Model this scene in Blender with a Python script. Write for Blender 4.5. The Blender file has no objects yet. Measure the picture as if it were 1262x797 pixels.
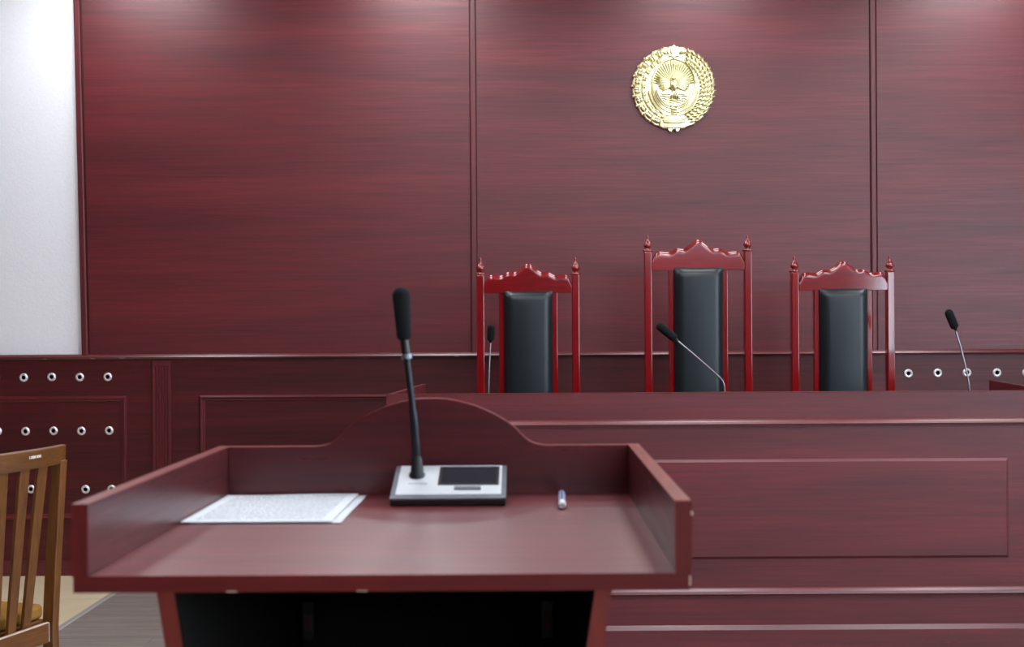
import bpy, bmesh, math, random
from mathutils import Vector, Matrix
random.seed(7)
S = bpy.context.scene
C = S.collection
PI = math.pi

# ---------------------------------------------------------------- camera
cam = bpy.data.cameras.new('camera')
co = bpy.data.objects.new('camera', cam); C.objects.link(co)
co.location = (0, 0, 1.3)
co.rotation_euler = (Matrix.Rotation(PI/2, 4, 'X') @ Matrix.Rotation(-0.0058, 4, 'Z')).to_euler()
cam.sensor_width = 36.0
cam.lens = 36.0*1560/1262
cam.shift_x = -20/1262
cam.shift_y = 1.5/1262
cam.clip_start = 0.05
cam.dof.use_dof = True
cam.dof.focus_distance = 5.6
cam.dof.aperture_fstop = 7.5
S.camera = co
# ---------------------------------------------------------------- sky, exposure
w = bpy.data.worlds.new('world'); S.world = w; w.use_nodes = True
bg = w.node_tree.nodes['Background']
bg.inputs[0].default_value = (0.72, 0.86, 1.0, 1)
bg.inputs[1].default_value = 9.5
S.view_settings.view_transform = 'Standard'
S.view_settings.look = 'None'
S.view_settings.gamma = 1
S.view_settings.use_curve_mapping = False
S.view_settings.exposure = 0.17
S.cycles.use_denoising = True
S.cycles.max_bounces = 8
S.cycles.caustics_reflective = False
S.cycles.caustics_refractive = False
S.cycles.sample_clamp_indirect = 6
LAMP = 17.0                       # radiance of the ceiling panels

# ---------------------------------------------------------------- materials
def lin(c):
    f = lambda v: v/12.92 if v <= .04045 else ((v+.055)/1.055)**2.4
    return (f(c[0]/255), f(c[1]/255), f(c[2]/255), 1)

def plain(name, c, rough=.5, metal=0, bump=0, bscale=200, var=0.06, spec=.5, coat=0):
    m = bpy.data.materials.new(name); m.use_nodes = True
    t = m.node_tree; n = t.nodes; p = n['Principled BSDF']
    p.inputs['Roughness'].default_value = rough
    p.inputs['Metallic'].default_value = metal
    p.inputs['Specular IOR Level'].default_value = spec
    p.inputs['Coat Weight'].default_value = coat
    tc = n.new('ShaderNodeTexCoord')
    nz = n.new('ShaderNodeTexNoise'); nz.inputs['Scale'].default_value = bscale; nz.inputs['Detail'].default_value = 3
    t.links.new(tc.outputs['Object'], nz.inputs['Vector'])
    r = n.new('ShaderNodeValToRGB')
    a = lin(c)
    r.color_ramp.elements[0].position = .3; r.color_ramp.elements[1].position = .7
    r.color_ramp.elements[0].color = tuple(x*(1-var) for x in a[:3])+(1,)
    r.color_ramp.elements[1].color = tuple(min(1, x*(1+var)) for x in a[:3])+(1,)
    t.links.new(nz.outputs['Fac'], r.inputs['Fac'])
    t.links.new(r.outputs['Color'], p.inputs['Base Color'])
    if bump:
        b = n.new('ShaderNodeBump'); b.inputs['Strength'].default_value = bump; b.inputs['Distance'].default_value = .002
        t.links.new(nz.outputs['Fac'], b.inputs['Height']); t.links.new(b.outputs['Normal'], p.inputs['Normal'])
    return m

def wood(name, dark, mid, light, axis='X', rough=.42, spec=.6, coarse=9, along=.55, fine=75, coat=0, rnd=1.0, bump=.05):
    m = bpy.data.materials.new(name); m.use_nodes = True
    t = m.node_tree; n = t.nodes; p = n['Principled BSDF']; L = t.links.new
    p.inputs['Specular IOR Level'].default_value = spec
    p.inputs['Coat Weight'].default_value = coat
    p.inputs['Coat Roughness'].default_value = .04 if rough < .25 else .34
    tc = n.new('ShaderNodeTexCoord'); oi = n.new('ShaderNodeObjectInfo')
    off = n.new('ShaderNodeVectorMath'); off.operation = 'SCALE'; off.inputs[0].default_value = (3.7*rnd, 5.1*rnd, 4.3*rnd)
    L(oi.outputs['Random'], off.inputs['Scale'])
    add = n.new('ShaderNodeVectorMath'); add.operation = 'ADD'
    L(tc.outputs['Object'], add.inputs[0]); L(off.outputs[0], add.inputs[1])
    def stretched(a, c):
        mp = n.new('ShaderNodeMapping')
        mp.inputs['Scale'].default_value = tuple(a if k == axis else c for k in 'XYZ')
        L(add.outputs[0], mp.inputs['Vector']); return mp
    m1 = stretched(along, coarse); n1 = n.new('ShaderNodeTexNoise'); n1.inputs['Scale'].default_value = 1
    n1.inputs['Detail'].default_value = 5; n1.inputs['Roughness'].default_value = .6; n1.inputs['Distortion'].default_value = .5
    L(m1.outputs[0], n1.inputs['Vector'])
    m2 = stretched(along*4.5, fine*1.15); n2 = n.new('ShaderNodeTexNoise'); n2.inputs['Scale'].default_value = 1
    n2.inputs['Detail'].default_value = 4; n2.inputs['Roughness'].default_value = .65
    L(m2.outputs[0], n2.inputs['Vector'])
    mx = n.new('ShaderNodeMix'); mx.data_type = 'FLOAT'; mx.inputs[0].default_value = .5
    L(n1.outputs['Fac'], mx.inputs[2]); L(n2.outputs['Fac'], mx.inputs[3])
    r = n.new('ShaderNodeValToRGB'); e = r.color_ramp.elements
    e[0].position = .33; e[0].color = lin(dark); e[1].position = .68; e[1].color = lin(light)
    k = e.new(.5); k.color = lin(mid)
    L(mx.outputs[0], r.inputs['Fac']); L(r.outputs['Color'], p.inputs['Base Color'])
    rr = n.new('ShaderNodeMapRange'); rr.inputs['From Min'].default_value = .3; rr.inputs['From Max'].default_value = .7
    rr.inputs['To Min'].default_value = rough*1.12; rr.inputs['To Max'].default_value = rough*.9
    L(n2.outputs['Fac'], rr.inputs['Value']); L(rr.outputs[0], p.inputs['Roughness'])
    if bump:
        b = n.new('ShaderNodeBump'); b.inputs['Strength'].default_value = bump; b.inputs['Distance'].default_value = .001
        L(n2.outputs['Fac'], b.inputs['Height']); L(b.outputs['Normal'], p.inputs['Normal'])
    return m

def emit(name, c, s):
    m = bpy.data.materials.new(name); m.use_nodes = True
    t = m.node_tree; t.nodes.clear()
    o = t.nodes.new('ShaderNodeOutputMaterial'); e = t.nodes.new('ShaderNodeEmission')
    e.inputs[0].default_value = c; e.inputs[1].default_value = s
    t.links.new(e.outputs[0], o.inputs[0]); return m

MAH = ((69, 21, 27), (91, 27, 33), (113, 35, 41))
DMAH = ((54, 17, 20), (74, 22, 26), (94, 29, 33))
M = {}
for a in 'XYZ':
    M['mah'+a] = wood('mahogany_'+a, *MAH, axis=a)
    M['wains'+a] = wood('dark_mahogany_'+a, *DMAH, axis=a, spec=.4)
    M['mould'+a] = wood('mahogany_moulding_'+a, *MAH, axis=a, rough=.3, spec=.8)
    M['gloss'+a] = wood('mahogany_top_'+a, (82, 25, 31), (104, 32, 39), (128, 42, 49), axis=a, rough=.35, coarse=14, along=1.2, coat=.85, spec=.9)
    M['board'+a] = wood('mahogany_board_'+a, (54, 18, 22), (72, 23, 27), (92, 30, 34), axis=a, rough=.3, coarse=14, along=1.2)
    M['edge'+a] = wood('edge_band_'+a, (88, 22, 22), (106, 28, 27), (126, 38, 34), axis=a, rough=.34, along=2, coarse=16)
    M['lac'+a] = wood('red_lacquer_'+a, (98, 8, 12), (120, 12, 16), (138, 19, 22), axis=a, rough=.14, spec=.4, coat=1.0, coarse=14, along=1.6, bump=0)
    M['oak'+a] = wood('worn_brown_wood_'+a, (70, 39, 11), (102, 60, 20), (124, 79, 33), axis=a, rough=.42, coarse=22, along=2.2, fine=140)
M['groove'] = plain('dark_groove', (58, 20, 24), .6)
M['brite'] = wood('orange_edge_band', (106, 36, 27), (124, 44, 34), (138, 54, 42), axis='Z', rough=.4, along=2, coarse=16)
M['plaster'] = plain('white_wallpaper', (240, 241, 246), .8, bump=.35, bscale=90, var=.02)
M['ceil'] = plain('ceiling_white', (232, 232, 230), .85, var=.02)
M['frame_w'] = plain('white_frame', (225, 226, 228), .45)
M['tile'] = plain('beige_tile', (226, 210, 176), .35, bscale=6, var=.06)
M['grout'] = plain('grout_grey', (150, 138, 118), .8)
M['plank'] = wood('grey_brown_laminate', (112, 103, 97), (132, 122, 116), (154, 144, 137), axis='X', rough=.5, coarse=22, along=1.3, fine=160)
M['strip'] = plain('grey_metal_strip', (176, 172, 168), .5, .3)
M['leather'] = plain('black_leather', (18, 26, 31), .36, bump=.12, bscale=260, var=.1, spec=.45)
M['foam'] = plain('black_foam', (20, 21, 23), .95, bump=.5, bscale=900, spec=.2)
M['black'] = plain('black_plastic', (16, 16, 18), .38)
M['stalk'] = plain('dark_metal_stalk', (38, 41, 46), .35, .6)
M['stem'] = plain('grey_metal_stem', (150, 146, 150), .3, .9)
M['silver'] = plain('silver_plate', (204, 208, 214), .38, .25, bscale=40, var=.02)
M['rail'] = plain('grey_side_rail', (120, 124, 134), .35, .6)
M['chrome'] = plain('chrome_ring', (240, 236, 240), .25, .45)
M['screen'] = plain('dark_screen', (38, 40, 46), .12)
M['button'] = plain('grey_button', (92, 96, 106), .5)
M['ink'] = plain('grey_print', (120, 122, 130), .6)
M['hole'] = plain('black_hole', (8, 8, 10), .9, spec=.1)
M['gold'] = plain('polished_gold', (238, 229, 182), .3, 1.0, bscale=60, var=.04)
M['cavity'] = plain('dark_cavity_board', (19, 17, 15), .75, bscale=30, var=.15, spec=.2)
M['fabric'] = plain('tan_seat_fabric', (160, 116, 52), .9, bump=.5, bscale=400, var=.12, spec=.2)
M['pale'] = plain('pale_bare_wood', (206, 190, 176), .6)
M['tag'] = plain('white_stencil', (222, 216, 206), .6)
M['chip'] = plain('pale_chipboard', (176, 146, 128), .8)
M['pen_clear'] = plain('clear_blue_plastic', (186, 192, 224), .2)
M['pen_blue'] = plain('blue_plastic', (70, 84, 150), .3)
M['red_fit'] = plain('dark_red_fitting', (70, 22, 20), .5)
M['diff_weak'] = emit('lamp_diffuser_weak', (.95, .97, 1.0, 1), LAMP*.65)
M['diff'] = emit('lamp_diffuser', (.95, .97, 1.0, 1), LAMP)
# printed sheet: rows of grey print on white
def paper_mat():
    m = bpy.data.materials.new('printed_paper'); m.use_nodes = True
    t = m.node_tree; n = t.nodes; p = n['Principled BSDF']; L = t.links.new
    p.inputs['Roughness'].default_value = .8; p.inputs['Specular IOR Level'].default_value = .2
    tc = n.new('ShaderNodeTexCoord'); sp = n.new('ShaderNodeSeparateXYZ'); L(tc.outputs['Object'], sp.inputs[0])
    def mth(op, a, b=None):
        k = n.new('ShaderNodeMath'); k.operation = op
        for i, v in enumerate((a, b)):
            if v is None: continue
            if isinstance(v, (int, float)): k.inputs[i].default_value = v
            else: L(v, k.inputs[i])
        return k.outputs[0]
    row = mth('LESS_THAN', mth('FRACT', mth('MULTIPLY', sp.outputs[1], 118)), .36)
    mp = n.new('ShaderNodeMapping'); mp.inputs['Scale'].default_value = (330, 118, 1); L(tc.outputs['Object'], mp.inputs[0])
    wn = n.new('ShaderNodeTexNoise'); wn.inputs['Scale'].default_value = 1; wn.inputs['Detail'].default_value = 1; L(mp.outputs[0], wn.inputs['Vector'])
    word = mth('GREATER_THAN', wn.outputs['Fac'], .44)
    inx = mth('LESS_THAN', mth('ABSOLUTE', sp.outputs[0]), .088)
    iny = mth('LESS_THAN', mth('ABSOLUTE', sp.outputs[1]), .122)
    f = mth('MULTIPLY', mth('MULTIPLY', row, word), mth('MULTIPLY', inx, iny))
    mx = n.new('ShaderNodeMix'); mx.data_type = 'RGBA'
    mx.inputs[6].default_value = lin((208, 213, 220)); mx.inputs[7].default_value = lin((96, 100, 112))
    L(f, mx.inputs[0]); L(mx.outputs[2], p.inputs['Base Color'])
    return m
M['paper'] = paper_mat()
M['paper_plain'] = plain('plain_paper', (200, 204, 212), .8, var=.02)

# ---------------------------------------------------------------- mesh helpers
class MB:
    def __init__(self): self.v = []; self.f = []; self.m = []; self.mi = 0
    def add(self, vs, fs):
        o = len(self.v); self.v += [tuple(x) for x in vs]
        for q in fs: self.f.append([i+o for i in q]); self.m.append(self.mi)
        return self
    def box(self, x0, x1, y0, y1, z0, z1):
        return self.add([(x0,y0,z0),(x1,y0,z0),(x1,y1,z0),(x0,y1,z0),(x0,y0,z1),(x1,y0,z1),(x1,y1,z1),(x0,y1,z1)],
                 [(0,3,2,1),(4,5,6,7),(0,1,5,4),(1,2,6,5),(2,3,7,6),(3,0,4,7)])
    def loft(self, rings, cap=True, closed=True):
        n = len(rings[0]); vs = [p for r in rings for p in r]; fs = []
        for a in range(len(rings)-1):
            for i in range(n if closed else n-1):
                j = (i+1) % n
                fs.append((a*n+i, a*n+j, (a+1)*n+j, (a+1)*n+i))
        if cap:
            fs.append(tuple(range(n-1, -1, -1))); fs.append(tuple((len(rings)-1)*n+i for i in range(n)))
        return self.add(vs, fs)
    def prism_y(self, poly, y0, y1):      # poly of (x,z)
        return self.loft([[(x, y0, z) for x, z in poly], [(x, y1, z) for x, z in poly]])
    def prism_x(self, poly, x0, x1):      # poly of (y,z)
        return self.loft([[(x0, y, z) for y, z in poly], [(x1, y, z) for y, z in poly]])
    def prism_z(self, poly, z0, z1):
        return self.loft([[(x, y, z0) for x, y in poly], [(x, y, z1) for x, y in poly]])
    def tube(self, pts, rad, n=12):
        pts = [Vector(p) for p in pts]; rings = []
        if not isinstance(rad, (list, tuple)): rad = [rad]*len(pts)
        ref = None
        for i, p in enumerate(pts):
            d = (pts[min(i+1, len(pts)-1)]-pts[max(i-1, 0)])
            d = d.normalized() if d.length > 1e-9 else Vector((0, 0, 1))
            if ref is None: ref = Vector((1, 0, 0)) if abs(d.x) < .8 else Vector((0, 1, 0))
            a = (ref-d*ref.dot(d)).normalized(); b = d.cross(a); ref = a
            rings.append([p+(a*math.cos(2*PI*k/n)+b*math.sin(2*PI*k/n))*rad[i] for k in range(n)])
        return self.loft(rings)
    def lathe(self, c, prof, axis='Z', n=20, s=1):   # prof of (r,h)
        rings = []
        for r, h in prof:
            ring = []
            for k in range(n):
                a = 2*PI*k/n; u, v = r*math.cos(a), r*math.sin(a)
                if axis == 'Z': ring.append((c[0]+u, c[1]+v, c[2]+h))
                elif axis == 'Y': ring.append((c[0]+u, c[1]-h, c[2]+v))   # h points towards -Y
            rings.append(ring)
        return self.loft(rings)
    def ell(self, c, r, rot=0, n=10, m=6):           # ellipsoid; rot about Y
        rings = []; cs, sn = math.cos(rot), math.sin(rot)
        for i in range(m+1):
            t = -PI/2+PI*i/m; rr = max(math.cos(t), .02); h = math.sin(t); ring = []
            for k in range(n):
                a = 2*PI*k/n
                x, y, z = r[0]*rr*math.cos(a), r[1]*rr*math.sin(a), r[2]*h
                ring.append((c[0]+x*cs+z*sn, c[1]+y, c[2]-x*sn+z*cs))
            rings.append(ring)
        return self.loft(rings)

def obj(name, mb, mats, parent=None, bevel=0, smooth=True, seg=2, angle=40, rel=True):
    """Link mb as ONE mesh object. With a parent the coordinates are the parent's own unless rel is False (world)."""
    me = bpy.data.meshes.new(name)
    off = Vector((0, 0, 0))
    if parent is not None and not rel: off = parent.matrix_world.translation if parent.parent is None else WORLD[parent.name]
    vs = [tuple(Vector(v)-off) for v in mb.v]
    me.from_pydata(vs, [], mb.f)
    if not isinstance(mats, (list, tuple)): mats = [mats]
    for k in mats: me.materials.append(k)
    for p, i in zip(me.polygons, mb.m): p.material_index = min(i, len(mats)-1)
    bm = bmesh.new(); bm.from_mesh(me); bmesh.ops.recalc_face_normals(bm, faces=bm.faces); bm.to_mesh(me); bm.free()
    if smooth:
        for p in me.polygons: p.use_smooth = True
        me.set_sharp_from_angle(angle=math.radians(angle))
    o = bpy.data.objects.new(name, me); C.objects.link(o)
    if parent is not None: o.parent = parent; WORLD[o.name] = off
    else: WORLD[o.name] = Vector((0, 0, 0))
    if bevel:
        b = o.modifiers.new('bevel', 'BEVEL'); b.width = bevel; b.segments = seg; b.limit_method = 'ANGLE'; b.angle_limit = math.radians(35)
        b.harden_normals = smooth
    return o
WORLD = {}
def tag(o, label, cat, group=None):
    o['label'] = label; o['category'] = cat
    if group: o['group'] = group
    return o
def thing(name, label, cat, loc, rz=0, group=None):
    o = bpy.data.objects.new(name, None); C.objects.link(o); o.empty_display_size = .1
    o.location = loc; o.rotation_euler = (0, 0, rz)
    o.matrix_world = Matrix.Translation(loc) @ Matrix.Rotation(rz, 4, 'Z')
    WORLD[o.name] = Vector(loc)
    return tag(o, label, cat, group)
def struct(o): o['kind'] = 'structure'; return o
def copy_child(o, parent, loc=None):
    c = o.copy(); C.objects.link(c); c.parent = parent
    if loc is not None: c.location = loc
    return c

# ================================================================ SETTING
XL, XR, YB, YF, ZC = -3.7, 4.3, -5.0, 6.66, 3.3
FW = 6.640                                  # face of the wood on the back wall
floor = struct(obj('floor', MB().box(XL-.2, XR+.2, YB-.2, YF+.2, -.12, -.012), M['grout']))
# laminate planks (right) and beige tiles (left of the metal strip)
XS = -2.035
pw, pl = .195, 1.55
base = None; row = 0; y = YF
while y-pw > YB and row < 60:
    x = XS + .012 - (row*.53 % 1)*pl
    while x < XR:
        a, b = max(x, XS+.012), min(x+pl, XR)
        if b-a > .06:
            mb = MB().box(a+.001, b-.001, y-pw+.001, y-.001, -.012, 0)
            p = obj('plank', mb, M['plank'], floor, smooth=False)
        x += pl
    y -= pw; row += 1
ts = .6; tile0 = None
y = YF
while y > YB:
    x = XS-.012
    while x > XL:
        a = max(x-ts, XL)
        if tile0 is None or a > x-ts:
            t = obj('tile', MB().box(a-x+.0015, -.0015, -ts+.0015, -.0015, -.012, 0), M['tile'], floor, smooth=False)
            if tile0 is None: tile0 = t
            t.location = (x, y, 0)
        else: copy_child(tile0, floor, (x, y, 0))
        x -= ts
    y -= ts
obj('threshold_strip', MB().prism_y([(XS-.016, 0), (XS-.010, .005), (XS+.010, .005), (XS+.016, 0)], YB, YF-.03), M['strip'], floor, smooth=False)

ceiling = struct(obj('ceiling', MB().box(XL-.2, XR+.2, YB-.2, YF+.2, ZC, ZC+.1), M['ceil']))
wall_back = struct(obj('wall_back', MB().box(XL-.2, XR+.2, YF, YF+.2, -.01, ZC), M['plaster']))
struct(obj('wall_left', MB().box(XL-.2, XL, YB, YF, -.01, ZC), M['mahY']))
rw = (.4, 4.1)  # unseen rear opening, added high up to lay a pale sheen on the wood
mb = MB().box(XL-.2, rw[0], YB-.2, YB, -.01, ZC).box(rw[1], XR+.2, YB-.2, YB, -.01, ZC).box(rw[0], rw[1], YB-.2, YB, -.01, 2.4).box(rw[0], rw[1], YB-.2, YB, 3.1, ZC)
struct(obj('wall_rear', mb, M['mahX']))
f = MB()
for a, b in ((rw[0], rw[0]+.06), (rw[1]-.06, rw[1]), (2.22, 2.28)): f.box(a, b, YB-.11, YB-.05, 2.4, 3.1)
f.box(rw[0]+.06, rw[1]-.06, YB-.11, YB-.05, 2.4, 2.46).box(rw[0]+.06, rw[1]-.06, YB-.11, YB-.05, 3.04, 3.1)
struct(obj('window_4', f, M['frame_w']))
# right wall with three daylight windows (out of frame: they give the cool light on the right)
wins = [(-4.2, -2.2), (-1.2, .8), (1.8, 3.8)]
mb = MB(); ys = [YB]+[v for ab in wins for v in ab]+[YF]
for i in range(0, len(ys), 2): mb.box(XR, XR+.2, ys[i], ys[i+1], -.01, ZC)
for a, b in wins: mb.box(XR, XR+.2, a, b, -.01, .9); mb.box(XR, XR+.2, a, b, 2.75, ZC)
struct(obj('wall_right', mb, M['plaster']))
for i, (a, b) in enumerate(wins):
    f = MB()
    f.box(XR+.05, XR+.11, a, a+.06, .9, 2.75).box(XR+.05, XR+.11, b-.06, b, .9, 2.75)
    f.box(XR+.05, XR+.11, a+.06, b-.06, .9, .96).box(XR+.05, XR+.11, a+.06, b-.06, 2.69, 2.75)
    f.box(XR+.05, XR+.11, (a+b)/2-.03, (a+b)/2+.03, .96, 2.69)
    struct(obj('window_%d' % (i+1), f, M['frame_w']))

# ---- mahogany boards on the upper back wall, with upright cover strips in the joints
def board(poly, name='panel', y0=FW, mat='mahX'):
    return obj(name, MB().prism_y(poly, y0, YF), M[mat], wall_back, smooth=False)
ZR = 1.15
board([(-2.300, ZR), (-.302, ZR), (-.302, ZC), (-2.337, ZC)])
board([(-.264, ZR), (1.796, ZR), (1.796, ZC), (-.264, ZC)])
board([(1.836, ZR), (XR, ZR), (XR, ZC), (1.836, ZC)])
for x in (-.283, 1.816):
    obj('joint_backing', MB().box(x-.020, x+.020, FW+.006, YF, ZR, ZC), M['groove'], wall_back, smooth=False)
    prof = [(x-.0140, FW+.006), (x-.0140, FW-.004), (x-.009, FW-.008), (x+.009, FW-.008), (x+.0140, FW-.004), (x+.0140, FW+.012)]
    obj('cover_strip', MB().prism_z(prof, ZR, ZC), M['mahZ'], wall_back, angle=20)
a0, a1 = -2.338, -2.378                     # the end strip leans a little
def lean(poly0, x0, x1): return [[(x0+dx, y, ZR) for dx, y in poly0], [(x1+dx, y, ZC) for dx, y in poly0]]
mb = MB().loft(lean([(0, YF), (0, FW-.012), (.006, FW-.016), (.026, FW-.016), (.031, FW-.010), (.031, YF)], a0, a1))
obj('end_strip', mb, M['mahZ'], wall_back, angle=20)
obj('joint_backing', MB().loft(lean([(.028, YF), (.028, FW+.008), (.044, FW+.008), (.044, YF)], a0, a1)), M['groove'], wall_back, smooth=False)

# ---- wainscot below the chair rail
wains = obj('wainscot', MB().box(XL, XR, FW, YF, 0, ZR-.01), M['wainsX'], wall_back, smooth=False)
rail_prof = [(FW+.004, 1.158), (FW-.008, 1.158), (FW-.016, 1.153), (FW-.023, 1.146), (FW-.026, 1.141), (FW-.018, 1.139), (FW-.014, 1.132), (FW+.004, 1.132)]
chair_rail = obj('chair_rail', MB().prism_x(rail_prof, XL, XR), M['mouldX'], wall_back, angle=20)
for x, wd, z in ((-2.125, .016, 1.1375), (-2.53, .011, 1.1355), (-2.28, .012, 1.1355), (-.375, .012, 1.1365)):   # chipped edge of the rail
    obj('chip', MB().box(x-wd, x+wd, FW-.021, FW-.013, z-.0015, z+.002), M['chip'], chair_rail, bevel=.0015)
obj('base_moulding', MB().prism_x([(FW, 0), (FW-.014, 0), (FW-.014, .066), (FW-.009, .078), (FW, .080)], XL, XR), M['mahX'], wall_back, angle=20)
def frame_moulding(x0, x1, z0, z1, parent, name='panel_moulding', wd=.032, yf=FW, d=.014, mat='mouldX', mz='mouldZ'):
    """Four mitred lengths of moulding; the run along the top and bottom, and the uprights."""
    def ring(o, y): return [(x0+o, y, z0+o), (x1-o, y, z0+o), (x1-o, y, z1-o), (x0+o, y, z1-o)]
    steps = [(0, 0), (.002, -d*.35), (.010, -d), (.014, -d), (.020, -d*.45), (wd-.004, -d*.4), (wd, 0)]
    rs = [ring(o, yf+dy) for o, dy in steps]
    for k, mt in ((0, mat), (1, mz), (2, mat), (3, mz)):
        j = (k+1) % 4; mb = MB(); vs = []; fs = []
        for r in rs: vs += [r[k], r[j]]
        for i in range(len(rs)-1): fs.append((2*i, 2*i+1, 2*i+3, 2*i+2))
        obj(name, mb.add(vs, fs), M[mt], parent, angle=20)
frame_moulding(-3.6, -2.107, .292, .940, wains)
frame_moulding(-1.729, .55, .292, .941, wains)
# fluted pilaster strip
fl = [(-1.969, FW)]
x0, x1, nfl = -1.969, -1.874, 5
fl += [(x0, FW-.012)]
for i in range(nfl):
    c = x0+.010+(x1-x0-.02)*(i+.5)/nfl; h = (x1-x0-.02)/nfl*.32
    fl += [(c-h, FW-.012), (c-h*.5, FW-.006), (c+h*.5, FW-.006), (c+h, FW-.012)]
fl += [(x1, FW-.012), (x1, FW)]
obj('fluted_pilaster', MB().prism_z(fl, .08, 1.095), M['mahZ'], wains, smooth=False)
obj('pilaster_cap', MB().box(x0-.001, x1+.001, FW-.014, FW, 1.095, 1.124), M['mahX'], wains, bevel=.002)
# chrome eyelets let into the wainscot
g = MB()
g.lathe((0, 0, 0), [(.011, -.006), (.0105, .004), (.0125, .0075), (.017, .0085), (.0215, .006), (.0232, .002), (.0232, -.001)], 'Y', 20)
g.f.pop(); g.m.pop(); g.f.pop(); g.m.pop()
g.mi = 1
g.add([(.0118*math.cos(2*PI*k/16), -.001, .0118*math.sin(2*PI*k/16)) for k in range(16)], [tuple(range(16))])
eye = None
spots = []
for r, (z, xs) in enumerate(((1.040, (-2.207, -2.354, -2.501, -2.648, -2.795)), (.758, (-2.201, -2.347, -2.493, -2.640, -2.786)), (.452, (-2.190, -2.327, -2.471, -2.613, -2.760)))):
    spots += [(x, z+random.uniform(-.002, .002)) for x in xs]
spots += [(x, 1.034+random.uniform(-.002, .002)) for x in (1.992, 2.146, 2.299, 2.457, 2.612)]
for x, z in spots:
    if eye is None: eye = obj('eyelet', g, [M['chrome'], M['hole']], wains); eye.location = (x, FW, z)
    else: copy_child(eye, wains, (x, FW, z))

# ---- ceiling lamps: square panels in rows
lamp0 = None
def lamp_label(x, y):
    rown = {6.02: 'right in front of the emblem wall', 4.4: "over the judges' bench", 2.8: 'between bench and lectern', 1.2: 'over the lectern'}[y]
    coln = {-2.12: 'at the far left', -.58: 'left of the middle', .96: 'right of the middle', 2.50: 'at the far right'}[x]
    return 'square white ceiling light panel %s, %s' % (rown, coln)
for yy in (6.02, 4.4, 2.8, 1.2):
    for xx in ((-2.12, -.58, .96, 2.50) if yy > 6 else (-.58, .96, 2.50)):
        if lamp0 is None:
            lamp0 = thing('ceiling_light', lamp_label(xx, yy), 'ceiling light', (xx, yy, ZC), 0, 'ceiling light panels')
            f = MB()
            for s in ((-.3, .3, -.3, -.28), (-.3, .3, .28, .3), (-.3, -.28, -.28, .28), (.28, .3, -.28, .28)): f.box(*s, -.018, 0)
            lf = obj('frame', f, M['frame_w'], lamp0, smooth=False)
            ld = obj('diffuser', MB().add([(-.28, -.28, -.012), (.28, -.28, -.012), (.28, .28, -.012), (-.28, .28, -.012)], [(0, 3, 2, 1)]), M['diff'], lamp0, smooth=False)
        else:
            c = copy_child(lamp0, None); c.location = (xx, yy, ZC)
            c['label'] = lamp_label(xx, yy)
            copy_child(lf, c); d_ = copy_child(ld, c)
            if (xx, yy) == (.96, 6.02):              # one panel of the row gives less light
                d_.data = ld.data.copy(); d_.data.materials[0] = M['diff_weak']

# ================================================================ JUDGES' BENCH
BY = 4.836
bench = thing('judges_bench', "long dark red wooden judges' bench with a raised panel across its front", 'bench', (.75, BY, 0))
W_ = dict(parent=bench, rel=False)
BX0, BX1, BT = -.544, 2.02, 1.036
obj('front_panel', MB().box(BX0, BX1, BY, BY+.018, .02, BT), M['mahX'], bevel=.0015, **W_)
def strip(name, prof): obj(name, MB().prism_x([(BY+y, z) for y, z in prof], BX0, BX1), M['mouldX'], angle=20, **W_)
strip('upper_moulding', [(0, .934), (-.002, .936), (-.010, .931), (-.017, .924), (-.020, .918), (-.012, .915), (-.008, .907), (0, .907)])
strip('lower_moulding', [(0, .2915), (-.002, .293), (-.010, .288), (-.018, .279), (-.020, .270), (-.010, .262), (-.008, .256), (0, .256)])
strip('base_moulding', [(0, 0), (-.012, 0), (-.012, .132), (-.001, .149), (0, .148)])
# raised panel with chamfered edge
def rp(o, y): return [(-.35+o, BY+y, .402+o), (1.829-o, BY+y, .402+o), (1.829-o, BY+y, .782-o), (-.35+o, BY+y, .782-o)]
mb = MB().loft([rp(0, 0), rp(0, -.003), rp(.010, -.012)], cap=False)
mb.add(rp(.010, -.012), [(0, 1, 2, 3)])
obj('raised_panel', mb, M['mahX'], smooth=False, **W_)
for (xa, ya), (xb, yb) in (((-.544, BY+.018), (-.481, 5.71)), ((2.002, BY+.018), (2.100, 5.772))):
    obj('side_panel', MB().prism_z([(xa, ya), (xa+.018, ya), (xb+.018, yb), (xb, yb)], .0, BT), M['mahY'], bevel=.0015, **W_)
obj('worktop', MB().prism_z([(-.525, BY+.019), (1.999, BY+.019), (2.055, 5.40), (-.485, 5.40)], .735, .76), M['mahX'], **W_)
obj('top_edge', MB().box(BX0, BX1, BY-.001, BY+.019, BT, BT+.002), M['edgeX'], **W_)

# ---- bench microphones (stand on the worktop)
def smooth_path(pts, k=6):
    pts = [Vector(p) for p in pts]; out = []
    for i in range(len(pts)-1):
        p0, p1, p2, p3 = pts[max(i-1, 0)], pts[i], pts[i+1], pts[min(i+2, len(pts)-1)]
        for j in range(k):
            t = j/k
            out.append(.5*((2*p1)+(p2-p0)*t+(2*p0-5*p1+4*p2-p3)*t*t+(3*p1-p0-3*p2+p3)*t**3))
    out.append(pts[-1]); return out
def capsule(a, b, r, r2=None, n=18):
    a, b = Vector(a), Vector(b); r2 = r2 or r
    L = (b-a).length; d = (b-a)/L; pts = []; rad = []
    for t in (0, .35, .7, 1): pts.append(a+d*(r*.5*(1-math.cos(t*PI/2)))); rad.append(max(r*.62+r*.38*math.sin(t*PI/2), .001))
    pts.append(b-d*r2); rad.append(r2)
    for t in (.3, .55, .75, .9, .98, 1): pts.append(b-d*r2*(1-t)); rad.append(max(r2*math.sqrt(1-t*t), .0006))
    return MB().tube(pts, rad, n)
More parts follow.
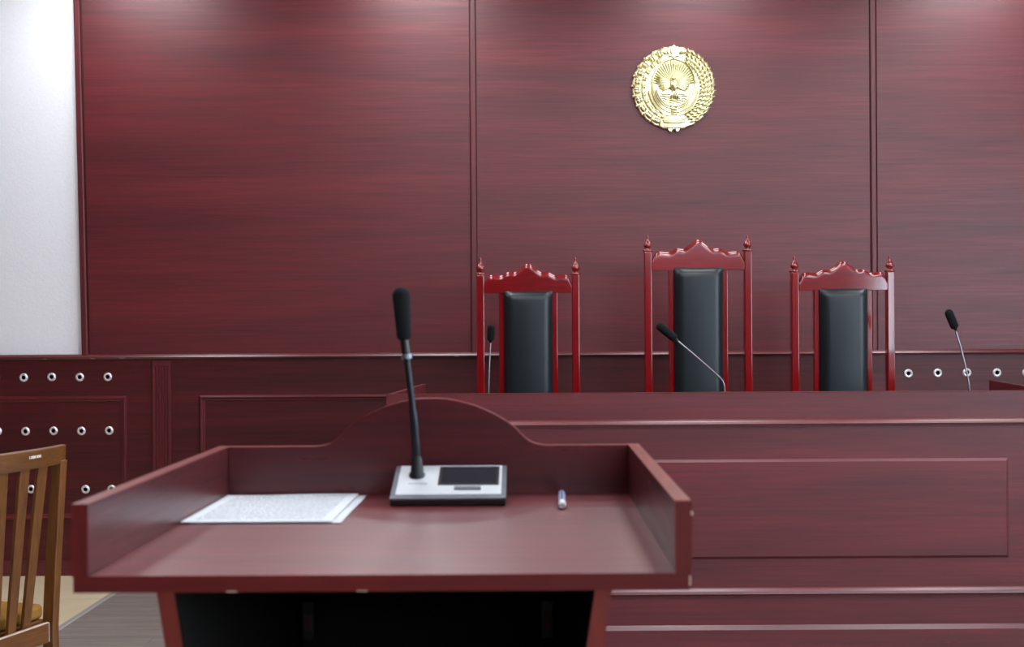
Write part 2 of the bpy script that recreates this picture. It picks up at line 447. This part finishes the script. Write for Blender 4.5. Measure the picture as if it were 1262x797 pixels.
def bench_mic(label, base, path, foam_a, foam_b, r):
    t = thing('desk_microphone', label, 'microphone', base, 0, None)
    bx, by, bz = base
    obj('base', MB().prism_x([(by-.07, bz), (by+.05, bz), (by+.05, bz+.05), (by-.07, bz+.018)], bx-.08, bx+.08), M['black'], t, bevel=.003, rel=False)
    obj('stem', MB().tube(smooth_path([(bx, by+.02, bz+.03)]+path), .0037, 10), M['stem'], t, rel=False)
    d = (Vector(foam_b)-Vector(foam_a)).normalized()
    obj('collar', MB().tube([Vector(foam_a)-d*.016, Vector(foam_a)-d*.004, Vector(foam_a)+d*.006], [.004, .008, .009], 12), M['black'], t, rel=False)
    obj('windscreen', capsule(foam_a, foam_b, r), M['foam'], t, rel=False)
MYY = 5.304
bench_mic("slim bench microphone standing upright, seen against the left judge's chair", (-.172, MYY, .76), [(-.170, MYY, .9), (-.168, MYY, 1.016), (-.164, MYY, 1.13), (-.1585, MYY, 1.225)], (-.158, MYY, 1.236), (-.1545, MYY-.02, 1.302), .0155)
bench_mic("bench microphone bent sharply to the left in front of the tall middle chair", (.822, MYY, .76), [(.823, MYY, .9), (.822, MYY, 1.01), (.815, MYY, 1.055), (.793, MYY, 1.082), (.710, MYY, 1.1565), (.625, MYY, 1.229)], (.617, MYY, 1.236), (.539, MYY-.01, 1.299), .0175)
bench_mic("bench microphone leaning left, alone at the right end of the bench", (1.872, MYY, .76), [(1.862, MYY, .9), (1.848, MYY, 1.014), (1.838, MYY, 1.080), (1.815, MYY, 1.18), (1.790, MYY, 1.268)], (1.789, MYY, 1.276), (1.754, MYY-.01, 1.353), .0175)

# ================================================================ JUDGES' CHAIRS
CRN = [(0, 38), (2.5, 37.6), (5, 35.6), (9, 32), (13, 29), (16, 27.3), (18, 27), (21, 27.3), (24, 27.6), (27.5, 26), (31, 23.8), (33.5, 23), (37, 23), (41, 23.6), (45.5, 24), (48, 22.5), (50, 19.5), (51.5, 16), (53, 13)]
def judge_chair(label, x, half, zpost, zfin, zrail, zpeak, ch, ctop, yc=5.928):
    t = thing('judge_armchair', label, 'chair', (x, yc, 0), 0, None)
    pwid = .037
    for s in (-1, 1):
        px = s*(half-pwid/2)
        p = obj('back_post', MB().box(px-pwid/2, px+pwid/2, 0, .042, 0, zpost), M['lacZ'], t, bevel=.006, seg=3)
        h = (zfin-zpost)/.078
        prof = [(.001, -.002), (.023, -.002), (.0245, .002), (.0245, .006), (.021, .009), (.010, .011), (.009, .014), (.013, .018), (.0185, .024), (.0195, .030), (.0185, .036), (.014, .044), (.009, .053), (.006, .063), (.0055, .071), (.006, .075), (.004, .078), (.0005, .0785)]
        obj('finial', MB().lathe((px, .021, zpost), [(r, z*h) for r, z in prof], 'Z', 20), M['lacZ'], p, angle=60)
    # crest rail: scalloped outline with a rounded front edge
    hi = half-pwid; k = (zpeak-zrail)/38
    out = []
    fine = []
    for (xa, za), (xb, zb) in zip(CRN, CRN[1:]):
        for j in range(2): fine.append((xa+(xb-xa)*j/2, za+(zb-za)*j/2))
    fine.append(CRN[-1])
    right = [(px/53*hi, zrail+pz*k) for px, pz in fine]
    top = [(-a, b) for a, b in right[::-1]]+right[1:]
    def ring(drop, y, low):
        q = [(a, y, b-drop) for a, b in top]
        return q+[(hi, y, zrail+low), (-hi, y, zrail+low)]
    rs = [ring(0, .040, 0)]
    for i in range(6):
        a = PI/2*i/5
        rs.append(ring(.024*(1-math.cos(a)), .016-.020*math.sin(a), .002*(1-math.cos(a))))
    rs.append(ring(.027, -.004, .005))
    obj('crest_rail', MB().loft(rs), M['lacX'], t, angle=50)
    for s in (-1, 1):
        xi = s*(ch+.011)
        obj('stile', MB().box(xi-.013, xi+.013, .006, .034, .50, zrail+.003), M['lacZ'], t, bevel=.004)
    # padded back
    nx, nz = 10, 24; z0 = .53; vs = []; fs = []; rr = []
    def pad(u, v):       # 0..1, height of padding
        e = lambda q: min(1, (min(q[0], 1-q[0])*q[1])/.035)
        f = lambda q: math.sin(min(1, q)*PI/2)
        return f(min(u, 1-u)*2*ch/.035)*f(min(v, 1-v)*(ctop-z0)/.035)
    us = [0, .02, .05, .09, .14, .2, .35, .5, .65, .8, .86, .91, .95, .98, 1]
    vv = [0, .004, .01, .02, .03, .045, .2, .4, .6, .8, .93, .955, .97, .98, .99, .996, 1]
    for v in vv:
        for u in us: vs.append((-ch+2*ch*u, -.004-.028*pad(u, v)-.012*math.sin(PI*u)*math.sin(PI*v)**.3, z0+(ctop-z0)*v))
    n = len(us)
    for a in range(len(vv)-1):
        for b in range(n-1): fs.append((a*n+b, a*n+b+1, (a+1)*n+b+1, (a+1)*n+b))
    mb = MB().add(vs, fs); mb.box(-ch+.001, ch-.001, -.003, .028, z0+.001, ctop-.001)
    obj('back_cushion', mb, M['leather'], t, angle=60)
    # seat (hidden by the bench)
    obj('seat_frame', MB().prism_z([(-half+.005, .0), (half-.005, 0), (half+.01, -.46), (-half-.01, -.46)], .40, .465), M['lacX'], t, bevel=.006)
    obj('seat_cushion', MB().prism_z([(-half+.03, -.01), (half-.03, -.01), (half-.02, -.45), (-half+.02, -.45)], .465, .525), M['leather'], t, bevel=.02, seg=4)
    for s in (-1, 1):
        lx = s*(half-.022)
        obj('front_leg', MB().loft([[(lx+a*.016, -.43+b*.016, 0) for a, b in ((-1,-1),(1,-1),(1,1),(-1,1))], [(lx+a*.024, -.43+b*.024, .40) for a, b in ((-1,-1),(1,-1),(1,1),(-1,1))]]), M['lacZ'], t, bevel=.004)
    return t
judge_chair("low carved red judge's chair with black leather back, leftmost of the three", .0005, .2415, 1.534, 1.6154, 1.4482, 1.5888, .1135, 1.457)
judge_chair("tallest carved red judge's chair with black leather back, in the middle under the gold emblem", .798, .253, 1.640, 1.7153, 1.550, 1.6963, .115, 1.5625)
judge_chair("low carved red judge's chair with black leather back, rightmost of the three", 1.4765, .2425, 1.540, 1.6144, 1.4522, 1.5916, .1125, 1.4597)

# ================================================================ GOLD EMBLEM
EX, EZ = .768, 2.535
em = thing('wall_emblem', 'round gold relief emblem with bird, sunrays and wheat and cotton wreath on the red wall', 'emblem', (EX, FW, EZ))
def P(px, py): return ((px-829)*.00427, (109.5-py)*.00427)
def polar(r, d): return (r*math.cos(math.radians(d)), r*math.sin(math.radians(d)))
# plate with a lobed edge
rings = []
for r, y in ((.205, 0), (.212, -.010), (.206, -.018), (.15, -.022), (.12, -.016), (.02, -.014)):
    ring = []
    for k in range(96):
        a = 2*PI*k/96; q = r+(.006*abs(math.sin(a*13)) if r > .2 else 0)
        ring.append((q*math.cos(a), y, q*math.sin(a)*1.02))
    rings.append(ring)
obj('plate', MB().loft(rings), M['gold'], em)
def arc(cx, cz, a, b, d0, d1, n=30): return [(cx+a*math.cos(math.radians(d0+(d1-d0)*i/n)), cz+b*math.sin(math.radians(d0+(d1-d0)*i/n))) for i in range(n+1)]
# oval inner rim
obj('inner_rim', MB().tube([(x, -.024, z) for x, z in arc(0, .012, .112, .137, 0, 360, 48)], .0045, 8), M['gold'], em)
# sun with rays
mb = MB()
for i in range(25):
    d = 8+164*i/24; L = .118+.012*math.sin(math.radians(d)); hw = 2.1
    a, b, c = polar(.03, d), polar(L, d-hw), polar(L, d+hw)
    m_ = polar(L, d)
    z0 = .012
    mb.add([(a[0], -.020, a[1]+z0), (b[0], -.017, b[1]+z0), (c[0], -.017, c[1]+z0), (m_[0], -.028, m_[1]+z0)], [(0, 1, 3), (0, 3, 2), (1, 2, 3)])
mb.ell((0, -.014, .018), (.034, .014, .034), 0, 16, 8)
obj('sun', mb, M['gold'], em, angle=25)
# bird with spread wings
mb = MB()
mb.ell((0, -.032, .012), (.019, .018, .034), 0, 14, 8).ell((-.003, -.042, .046), (.012, .012, .013), .4, 12, 6)
mb.tube([(-.012, -.046, .046), (-.024, -.044, .041)], [.0045, .0008], 6)
obj('bird_body', mb, M['gold'], em)
for s in (-1, 1):
    mb = MB()
    for i in range(8):
        q = i/7; d = math.radians(24-52*q); L = .082-.026*q
        x0, z0 = .012, .026-.018*q
        dx, dz = math.cos(d), math.sin(d)
        mb.ell((s*(x0+dx*L*.5), -.030+.006*q, z0+dz*L*.5), (.0066, .010, L*.55), s*(PI/2-d), 10, 6)
    obj('wing', mb, M['gold'], em)
mb = MB()
for i in range(5):
    d = (i-2)*13
    mb.ell(((i-2)*.007, -.028, -.036), (.0058, .009, .026), -math.radians(d), 8, 5)
obj('tail', mb, M['gold'], em)
# valley: hills, ledge and streams
mb = MB()
hp = [(-.095, -.03), (-.082, -.008), (-.066, -.016), (-.05, -.004), (-.03, -.018), (0, -.008), (.03, -.018), (.05, -.004), (.066, -.016), (.082, -.008), (.095, -.03)]
mb.prism_y(hp, -.020, -.014)
for r in range(6):
    pts = [(-.072+.0036*r*2+.01*i*(1.44-.14*r), -.020, -.045-.011*r+.003*math.sin(i*1.6+r)) for i in range(11)]
    mb.tube(pts, .0028, 6)
mb.box(-.062, .058, -.028, -.018, -.034, -.028)
obj('valley', mb, M['gold'], em, angle=30)
# striped flag bands hugging the oval, left and right
for s in (-1, 1):
    mb = MB()
    for k in range(6):
        a, b = .112-.0085*k, .142-.010*k
        a += .02; b += .012
        pts = arc(0, .004, a, b, 188, 262) if s < 0 else arc(0, .004, a, b, 352, 278)
        mb.tube([(x, -.025-(.006 if k == 0 else 0), z) for x, z in pts], [.0055 if k == 0 else .0036]*31, 8)
    obj('flag_band', mb, M['gold'], em)
# cotton branch (left) and wheat branch (right): too small to pick apart
random.seed(3)
mb = MB()
mb.tube([(x, -.022, z) for x, z in arc(0, 0, .165, .168, 250, 112)], .006, 8)
for i in range(10):
    d = 112+i*14.5
    for (r, q) in ((.190, 0), (.158, 7)):
        cx, cz = polar(r, d+q); sc = .017 if r > .17 else .013
        for j in range(4):
            ax, az = polar(sc*.55, d+q+45+90*j)
            mb.ell((cx+ax, -.028, cz+az), (sc*.66, sc*.72, sc*.66), 0, 8, 6)
        if r > .17:
            for j in (-1, 1):
                lx, lz = polar(.203, d+j*6.5)
                mb.ell((lx, -.016, lz), (.0075, .010, .021), math.radians(90-d-j*28), 8, 5)
o = obj('cotton_branch', mb, M['gold'], em); o['kind'] = 'stuff'
mb = MB()
mb.tube([(x, -.022, z) for x, z in arc(0, 0, .165, .168, 290, 428)], .006, 8)
for i in range(17):
    d = -64+i*8.1
    for (r, off, tl) in ((.146, -2, -24), (.166, 0, -12), (.186, 2, -30), (.203, 3.5, -46)):
        cx, cz = polar(r, d+off)
        mb.ell((cx, -.025+.03*abs(r-.17), cz), (.0066, .010, .0175), math.radians(90-d-90+tl+60), 8, 5)
    cx, cz = polar(.203, d)
    ex, ez = polar(.222, d+4)
    mb.tube([(cx, -.014, cz), (ex, -.012, ez)], [.003, .0008], 6)
o = obj('wheat_branch', mb, M['gold'], em); o['kind'] = 'stuff'
# eight-pointed star with crescent at the top
mb = MB()
sx, sz = 0, .187
star = []
for k in range(16):
    r = .039 if k % 2 == 0 else .030
    star.append((sx+r*math.cos(PI*k/8+PI/2), sz+r*math.sin(PI*k/8+PI/2)))
cen = [(sx+(x-sx)*.86, sz+(z-sz)*.86) for x, z in star]
mb.loft([[(x, -.010, z) for x, z in star], [(x, -.030, z) for x, z in star], [(x, -.036, z) for x, z in cen]])
obj('star', mb, M['gold'], em, angle=25)
mb = MB()
pts = arc(-.002, sz, .015, .015, 60, 300, 20)
mb.tube([(x, -.037, z) for x, z in pts], [.001+.0042*math.sin(PI*i/20) for i in range(21)], 8)
st = []
for k in range(10):
    r = .008 if k % 2 == 0 else .0035
    st.append((sx+.008+r*math.cos(PI*k/5+PI/2), sz+r*math.sin(PI*k/5+PI/2)))
mb.prism_y(st, -.042, -.035)
obj('crescent', mb, M['gold'], em)
for s in (-1, 1):      # smooth leaves beside the star
    obj('leaf', MB().ell((s*.055, -.020, .187), (.011, .012, .030), s*math.radians(68), 12, 8), M['gold'], em)
# ribbon with raised letters, and the knot above it
mb = MB()
for i in range(4):
    wv = .026-.002*i; z = -.094-.014*i
    mb.tube([(-wv, -.022, z), (-wv*.5, -.029, z-.003), (0, -.031, z-.004), (wv*.5, -.029, z-.003), (wv, -.022, z)], .0042, 8)
obj('knot', mb, M['gold'], em)
def band(hw, zt, zb, y, bow=.006, n=12):
    rs = []
    for i in range(n+1):
        u = -1+2*i/n; x = hw*u; b = bow*(u*u); yy = y-.006*(1-u*u)
        rs.append([(x, yy, zt+b), (x, yy, zb+b), (x, -.008, zb+b), (x, -.008, zt+b)])
    return MB().loft(rs)
rib = obj('ribbon', band(.058, -.150, -.186, -.030), M['gold'], em, angle=30, bevel=.002)
obj('ribbon_fold', band(.055, -.190, -.212, -.024), M['gold'], em, angle=30, bevel=.002)
for s in (-1, 1):
    obj('ribbon_tip', MB().prism_y([(s*.006, -.212), (s*.034, -.210), (s*.026, -.228), (s*.012, -.232)], -.022, -.006), M['gold'], em, bevel=.002)
tx = bpy.data.curves.new('lettering', 'FONT'); tx.body = "O\u2018ZBEKISTON"; tx.align_x = 'CENTER'; tx.align_y = 'CENTER'
tx.size = .0190; tx.extrude = .003
to = bpy.data.objects.new('lettering', tx); C.objects.link(to)
dg = bpy.context.evaluated_depsgraph_get(); me = bpy.data.meshes.new_from_object(to.evaluated_get(dg))
bpy.data.objects.remove(to); me.materials.append(M['gold'])
lo = bpy.data.objects.new('lettering', me); C.objects.link(lo); lo.parent = rib
lo.rotation_euler = (PI/2, 0, 0); lo.location = (0, -.036, -.168)

# ================================================================ LECTERN
F0, BK = 1.373, 2.016        # front edge, inner face of the raised back
LX0, LX1, TZ = -.497, .176, 1.030
lec = thing('lectern', 'dark red wooden lectern with raised sides and an arched back, in the foreground', 'lectern', (-.16, 1.69, 0))
L_ = dict(parent=lec, rel=False)
obj('table_top', MB().box(LX0+.002, LX1-.002, F0+.001, BK+.018, TZ-.018, TZ), [M['glossX']], bevel=.001, **L_)
fe = obj('front_edging', MB().box(LX0+.002, LX1-.002, F0-.0005, F0+.001, TZ-.018, TZ), M['edgeX'], smooth=False, **L_)
for x in (-.323, -.182):
    obj('chip', MB().box(x-.006, x+.006, F0-.0012, F0+.0005, TZ-.0183, TZ-.0168), M['chip'], fe, bevel=.0006, rel=False)
for x0, x1 in ((LX0, LX0+.018), (LX1-.018, LX1)):
    sb = obj('side_board', MB().box(x0, x1, F0+.001, BK+.018, TZ, TZ+.077), M['boardY'], bevel=.0012, **L_)
    obj('edging', MB().box(x0, x1, F0-.0005, F0+.001, TZ, TZ+.077), M['edgeZ'], sb, smooth=False, rel=False)
    obj('top_edging', MB().box(x0, x1, F0+.001, BK+.018, TZ+.077, TZ+.0782), M['edgeY'], sb, smooth=False, rel=False)
arch = [(0, 58.5), (10, 58.4), (20, 57.8), (36, 54.6), (53, 50), (70, 43), (80, 38), (87, 34), (92, 31), (98, 26.5), (104, 22), (110, 15.5), (117, 9), (121, 6), (125, 3.7), (130, 1.9), (135, .9), (142, 0)]
q = 1.292e-3; cx = -.156; zb = TZ+.0765
pr = [(cx+dx*q, zb+h*q) for dx, h in arch]
topl = [(LX0+.018, zb)]+[(2*cx-x, z) for x, z in pr[::-1]]+pr[1:]+[(LX1-.018, zb)]
poly = topl+[(LX1-.018, TZ), (LX0+.018, TZ)]
bb = obj('back_board', MB().prism_y(poly, BK, BK+.018), M['boardX'], bevel=.001, angle=30, **L_)
mb = MB(); rs = []
for x, z in topl: rs.append([(x, BK-.0002, z), (x, BK+.0182, z), (x, BK+.0182, z+.0014), (x, BK-.0002, z+.0014)])
obj('edging', mb.loft(rs), M['edgeX'], bb, angle=30, rel=False)
obj('chip', MB().box(LX1-.001, LX1+.0012, F0-.001, F0+.004, TZ+.062, TZ+.067), M['pale'], sb, bevel=.0008, rel=False)
obj('chip', MB().box(LX1-.0035, LX1-.0012, F0-.0012, F0+.003, TZ-.014, TZ-.003), M['chip'], fe, bevel=.0008, rel=False)
# tapering pedestal, open towards the speaker
def splay(z): return .2475-.153*(TZ-.018-z)      # outer half width at height z
LC = -.158
zt = TZ-.018; zl = .05
for s in (-1, 1):
    def sp(y0, y1, off=0): return [[(LC+s*(splay(z)-d), y, z) for d, y in ((off, y0), (.018, y0), (.018, y1), (off, y1))] for z in (zl, zt)]
    p = obj('side_panel', MB().loft(sp(F0+.004, 1.990)), M['mahZ'], smooth=False, **L_)
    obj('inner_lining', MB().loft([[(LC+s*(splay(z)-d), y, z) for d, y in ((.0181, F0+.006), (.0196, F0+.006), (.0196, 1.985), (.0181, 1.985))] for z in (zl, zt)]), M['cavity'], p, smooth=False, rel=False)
    obj('edging', MB().loft([[(LC+s*(splay(z)-d), y, z) for d, y in ((0, F0+.002), (.0185, F0+.002), (.0185, F0+.004), (0, F0+.004))] for z in (zl, zt)]), M['brite'], p, smooth=False, rel=False)
    bxx = LC+s*(splay(.84)-.036)
    br = obj('corner_bracket', MB().box(bxx-.010, bxx+.010, 1.955, 1.978, .815, .875), M['black'], bevel=.002, **L_)
    obj('bracket_insert', MB().box(bxx-.004, bxx+.006, 1.951, 1.955, .83, .855), M['red_fit'], br, rel=False)
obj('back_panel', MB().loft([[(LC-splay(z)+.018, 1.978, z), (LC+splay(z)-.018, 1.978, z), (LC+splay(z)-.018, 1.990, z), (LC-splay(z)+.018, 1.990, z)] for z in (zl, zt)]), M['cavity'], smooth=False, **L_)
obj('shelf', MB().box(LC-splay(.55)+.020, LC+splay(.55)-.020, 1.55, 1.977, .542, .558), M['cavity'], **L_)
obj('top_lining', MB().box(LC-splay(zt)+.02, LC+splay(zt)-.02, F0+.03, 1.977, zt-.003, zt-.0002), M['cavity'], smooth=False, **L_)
obj('foot_plate', MB().box(LC-.21, LC+.21, 1.34, 2.02, 0, .05), M['mahX'], bevel=.003, **L_)

# ---- conference microphone unit on the lectern
mu = thing('conference_microphone', 'silver and black conference microphone with screen and gooseneck standing on the lectern', 'microphone', (-.120, 1.94, TZ))
bx0, bx1, y0, y1 = -.0880, .0850, -.0545, .052      # local
sl = math.atan2(.036, y1-y0)
def T(x, t, n): # along the sloping face
    return (x, y0+t*math.cos(sl)-n*math.sin(sl), .0125+t*math.sin(sl)+n*math.cos(sl))
LEN = (y1-y0)/math.cos(sl)
mb = MB().prism_x([(y0+.003, 0), (y1, 0), (y1, .0475), (y0, .0115), (y0, .006)], bx0, bx1)
obj('housing', mb, M['black'], mu, bevel=.002)
def slab(name, xa, xb, ta, tb, na, nb, mat, parent, bev=.0006):
    vs = [T(xa, ta, na), T(xb, ta, na), T(xb, tb, na), T(xa, tb, na), T(xa, ta, nb), T(xb, ta, nb), T(xb, tb, nb), T(xa, tb, nb)]
    return obj(name, MB().add(vs, [(0,3,2,1),(4,5,6,7),(0,1,5,4),(1,2,6,5),(2,3,7,6),(3,0,4,7)]), M[mat], parent, bevel=bev)
slab('front_rail', bx0, bx1, -.002, .010, -.002, .0012, 'rail', mu)
slab('side_rail', bx0, bx0+.007, .010, LEN-.002, -.002, .0016, 'rail', mu)
slab('side_rail', bx1-.007, bx1, .010, LEN-.002, -.002, .0016, 'rail', mu)
fp = slab('face_plate', bx0+.007, bx1-.007, .010, LEN-.002, -.002, .0018, 'silver', mu)
sc_ = slab('screen_bezel', -.019, .074, .040, LEN-.008, .0018, .0030, 'black', mu)
slab('screen', -.0145, .0695, .0445, LEN-.012, .0030, .0032, 'screen', sc_, 0)
slab('button', .007, .047, .0235, .0325, .0018, .0042, 'button', mu)
x = -.064
for wd in (.003, .002, .003, .003, .001, .003, .002, .003):
    slab('printed_mark', x, x+wd, .0445, .0475, .0018, .0020, 'ink', fp, 0); x += wd+.0012
def Lw(X, Y, Z): return (X+.120, Y-1.94, Z-TZ)
c0 = T(-.053, .074, .002)
obj('socket', MB().lathe(c0, [(.0125, -.004), (.0125, .003), (.010, .006), (.0085, .026), (.0065, .030), (.004, .031)], 'Z', 20), M['black'], mu)
r1 = Lw(-.1873, 1.945, 1.2523)
a = Vector(c0)+Vector((0, 0, .028)); b = Vector(r1)
mid = a.lerp(b, .5)+Vector((.0012, 0, 0))
obj('gooseneck', MB().tube(smooth_path([a, mid, b]), [.0062]*6+[.0050]*7, 14), M['stalk'], mu)
d = Vector(Lw(-.1909, 1.945, 1.2824))-b; d.normalize()
obj('light_ring', MB().tube([b-d*.004, b-d*.003, b+d*.003, b+d*.004], [.0075, .0088, .0088, .0075], 20), M['rail'], mu)
obj('neck', MB().tube([b, b+d*.010, b+d*.034], [.0068, .0070, .0066], 16), M['black'], mu)
obj('windscreen', capsule(Lw(-.1903, 1.945, 1.278), Lw(-.1958, 1.945, 1.3590), .0112, .0140, 24), M['foam'], mu)

# ---- papers and pen on the lectern
def sheet(name, label, loc, wd, dp, rz, mat, lift):
    nx, ny = 12, 8; vs = []; fs = []
    for lay in (0, 1):
        for j in range(ny+1):
            for i in range(nx+1):
                u, v = i/nx, j/ny
                z = lift*(1-abs(2*u-1)**2)*.0+.0006*math.sin(u*7)*math.sin(v*5)+.0008+lay*.0004+lift*v*u**3
                vs.append(((u-.5)*wd, (v-.5)*dp, z))
    N = (nx+1)*(ny+1)
    for j in range(ny):
        for i in range(nx):
            k = j*(nx+1)+i
            fs.append((k, k+nx+1, k+nx+2, k+1)); fs.append((N+k, N+k+1, N+k+nx+2, N+k+nx+1))
    def edge(k, l): fs.append((k, l, N+l, N+k))
    for i in range(nx): edge(i, i+1); edge(ny*(nx+1)+i+1, ny*(nx+1)+i)
    for j in range(ny): edge((j+1)*(nx+1), j*(nx+1)); edge(j*(nx+1)+nx, (j+1)*(nx+1)+nx)
    o = obj(name, MB().add(vs, fs), mat); o.location = loc; o.rotation_euler = (0, 0, rz)
    return tag(o, label, 'paper')
sheet('paper_sheet', 'white sheet mostly hidden under the printed one, its right edge showing, on the lectern', (-.3615, 1.867, TZ+.0002), .208, .276, 0, M['paper_plain'], 0)
sheet('paper_sheet', 'topmost printed white sheet lying at the left on the lectern', (-.3735, 1.867, TZ+.0022), .2075, .276, 0, M['paper'], .0012)
pen = thing('pen', 'short pale blue plastic pen lying on the lectern right of the microphone', 'pen', (.0495, 1.92, TZ))
obj('barrel', MB().tube([(.0015, .070, .006), (.0013, .060, .006), (0, 0, .006), (-.001, -.05, .006)], [.0035, .0052, .0056, .0056], 14), M['pen_clear'], pen)
obj('refill', MB().tube([(.0012, .05, .0118), (-.0006, -.04, .0118)], .0012, 8), M['pen_blue'], pen)
obj('end_cap', MB().tube([(-.001, -.05, .006), (-.0014, -.068, .006), (-.0015, -.073, .006)], [.0058, .0058, .004], 14), M['paper_plain'], pen)

# ================================================================ WOODEN CHAIR (front left)
wc = thing('wooden_chair', 'worn brown wooden slat back chair at the left edge of the room', 'chair', (-1.475, 3.63, 0), math.radians(73))
def by(z): return -.071*(z-.94)
def bow(s): return .62*s*s-.0248          # the back curves round the sitter
ZT = .945; RH = .052
rs = []
for i in range(17):
    s = -.198+.420*i/16; yb = by(ZT)+bow(s); t = .011
    zt_ = ZT+(.002*(1-abs(s)/.22))
    z0 = zt_-RH-(.003 if -.165 < s < .19 else 0)
    rs.append([(s, yb-t, zt_-.003), (s, yb-t+.003, zt_), (s, yb+t-.003, zt_), (s, yb+t, zt_-.003), (s, yb+t+.002, z0), (s, yb-t+.002, z0)])
cr = obj('crest_rail', MB().loft(rs), M['oakX'], wc, angle=35)
for i in range(7):      # white stencilled marks on the rail
    s0 = .018+i*.0085; s = s0
    y_ = by(.93)+bow(s)-.0125
    mb = MB().box(s, s+.0055 if i % 3 else s+.003, y_-.0003, y_+.002, .922, .930)
    obj('stencil_mark', mb, M['tag'], cr, smooth=False)
for s in (-.176, .2):
    rs = []
    for z in (0, .2, .4, .6, .8, ZT-.045):
        yb = by(z)+bow(s)+(-.10*(max(0, .42-z)) if z < .42 else 0)
        sx = .015; ty = .019
        rs.append([(s-sx, yb-ty, z), (s+sx, yb-ty, z), (s+sx, yb+ty, z), (s-sx, yb+ty, z)])
    obj('back_leg', MB().loft(rs), M['oakZ'], wc, bevel=.003, angle=50)
for s in (-.075, .012, .099):
    rs = []
    for i in range(9):
        z = .375+(ZT-.045-.375)*i/8; f = .75+.25*i/8; c = s*f; yb = by(z)+bow(s)*(.4+.6*i/8)+.0
        hw = .0165+.004*i/8
        rs.append([(c-hw, yb-.006, z), (c+hw, yb-.006, z), (c+hw, yb+.006, z), (c-hw, yb+.006, z)])
    obj('slat', MB().loft(rs), M['oakZ'], wc, bevel=.002, angle=50)
zr = .420; yr = by(zr)-.004
lr = obj('lower_rail', MB().box(-.165, .150, yr-.030, yr-.008, zr-.058, zr), M['oakX'], wc, bevel=.002)
obj('worn_edge', MB().box(-.165, .1505, yr-.0302, yr-.020, zr-.0004, zr+.0012).box(.1495, .1515, yr-.0305, yr-.022, zr-.056, zr), M['pale'], lr)
obj('seat_frame', MB().prism_z([(-.165, .052), (.19, .052), (.215, .45), (-.19, .45)], .370, .420), M['oakX'], wc, bevel=.004)
obj('seat_pad', MB().prism_z([(-.155, .056), (.196, .056), (.212, .45), (-.18, .45)], .420, .465), M['fabric'], wc, bevel=.015, seg=4)
for s in (-1, 1):
    obj('front_leg', MB().box(s*.19+.008-.018, s*.19+.008+.018, .405, .441, 0, .370), M['oakZ'], wc, bevel=.003)
    obj('side_stretcher', MB().box(s*.188+.010-.009, s*.188+.010+.009, .04, .405, .17, .20), M['oakY'], wc, bevel=.002)
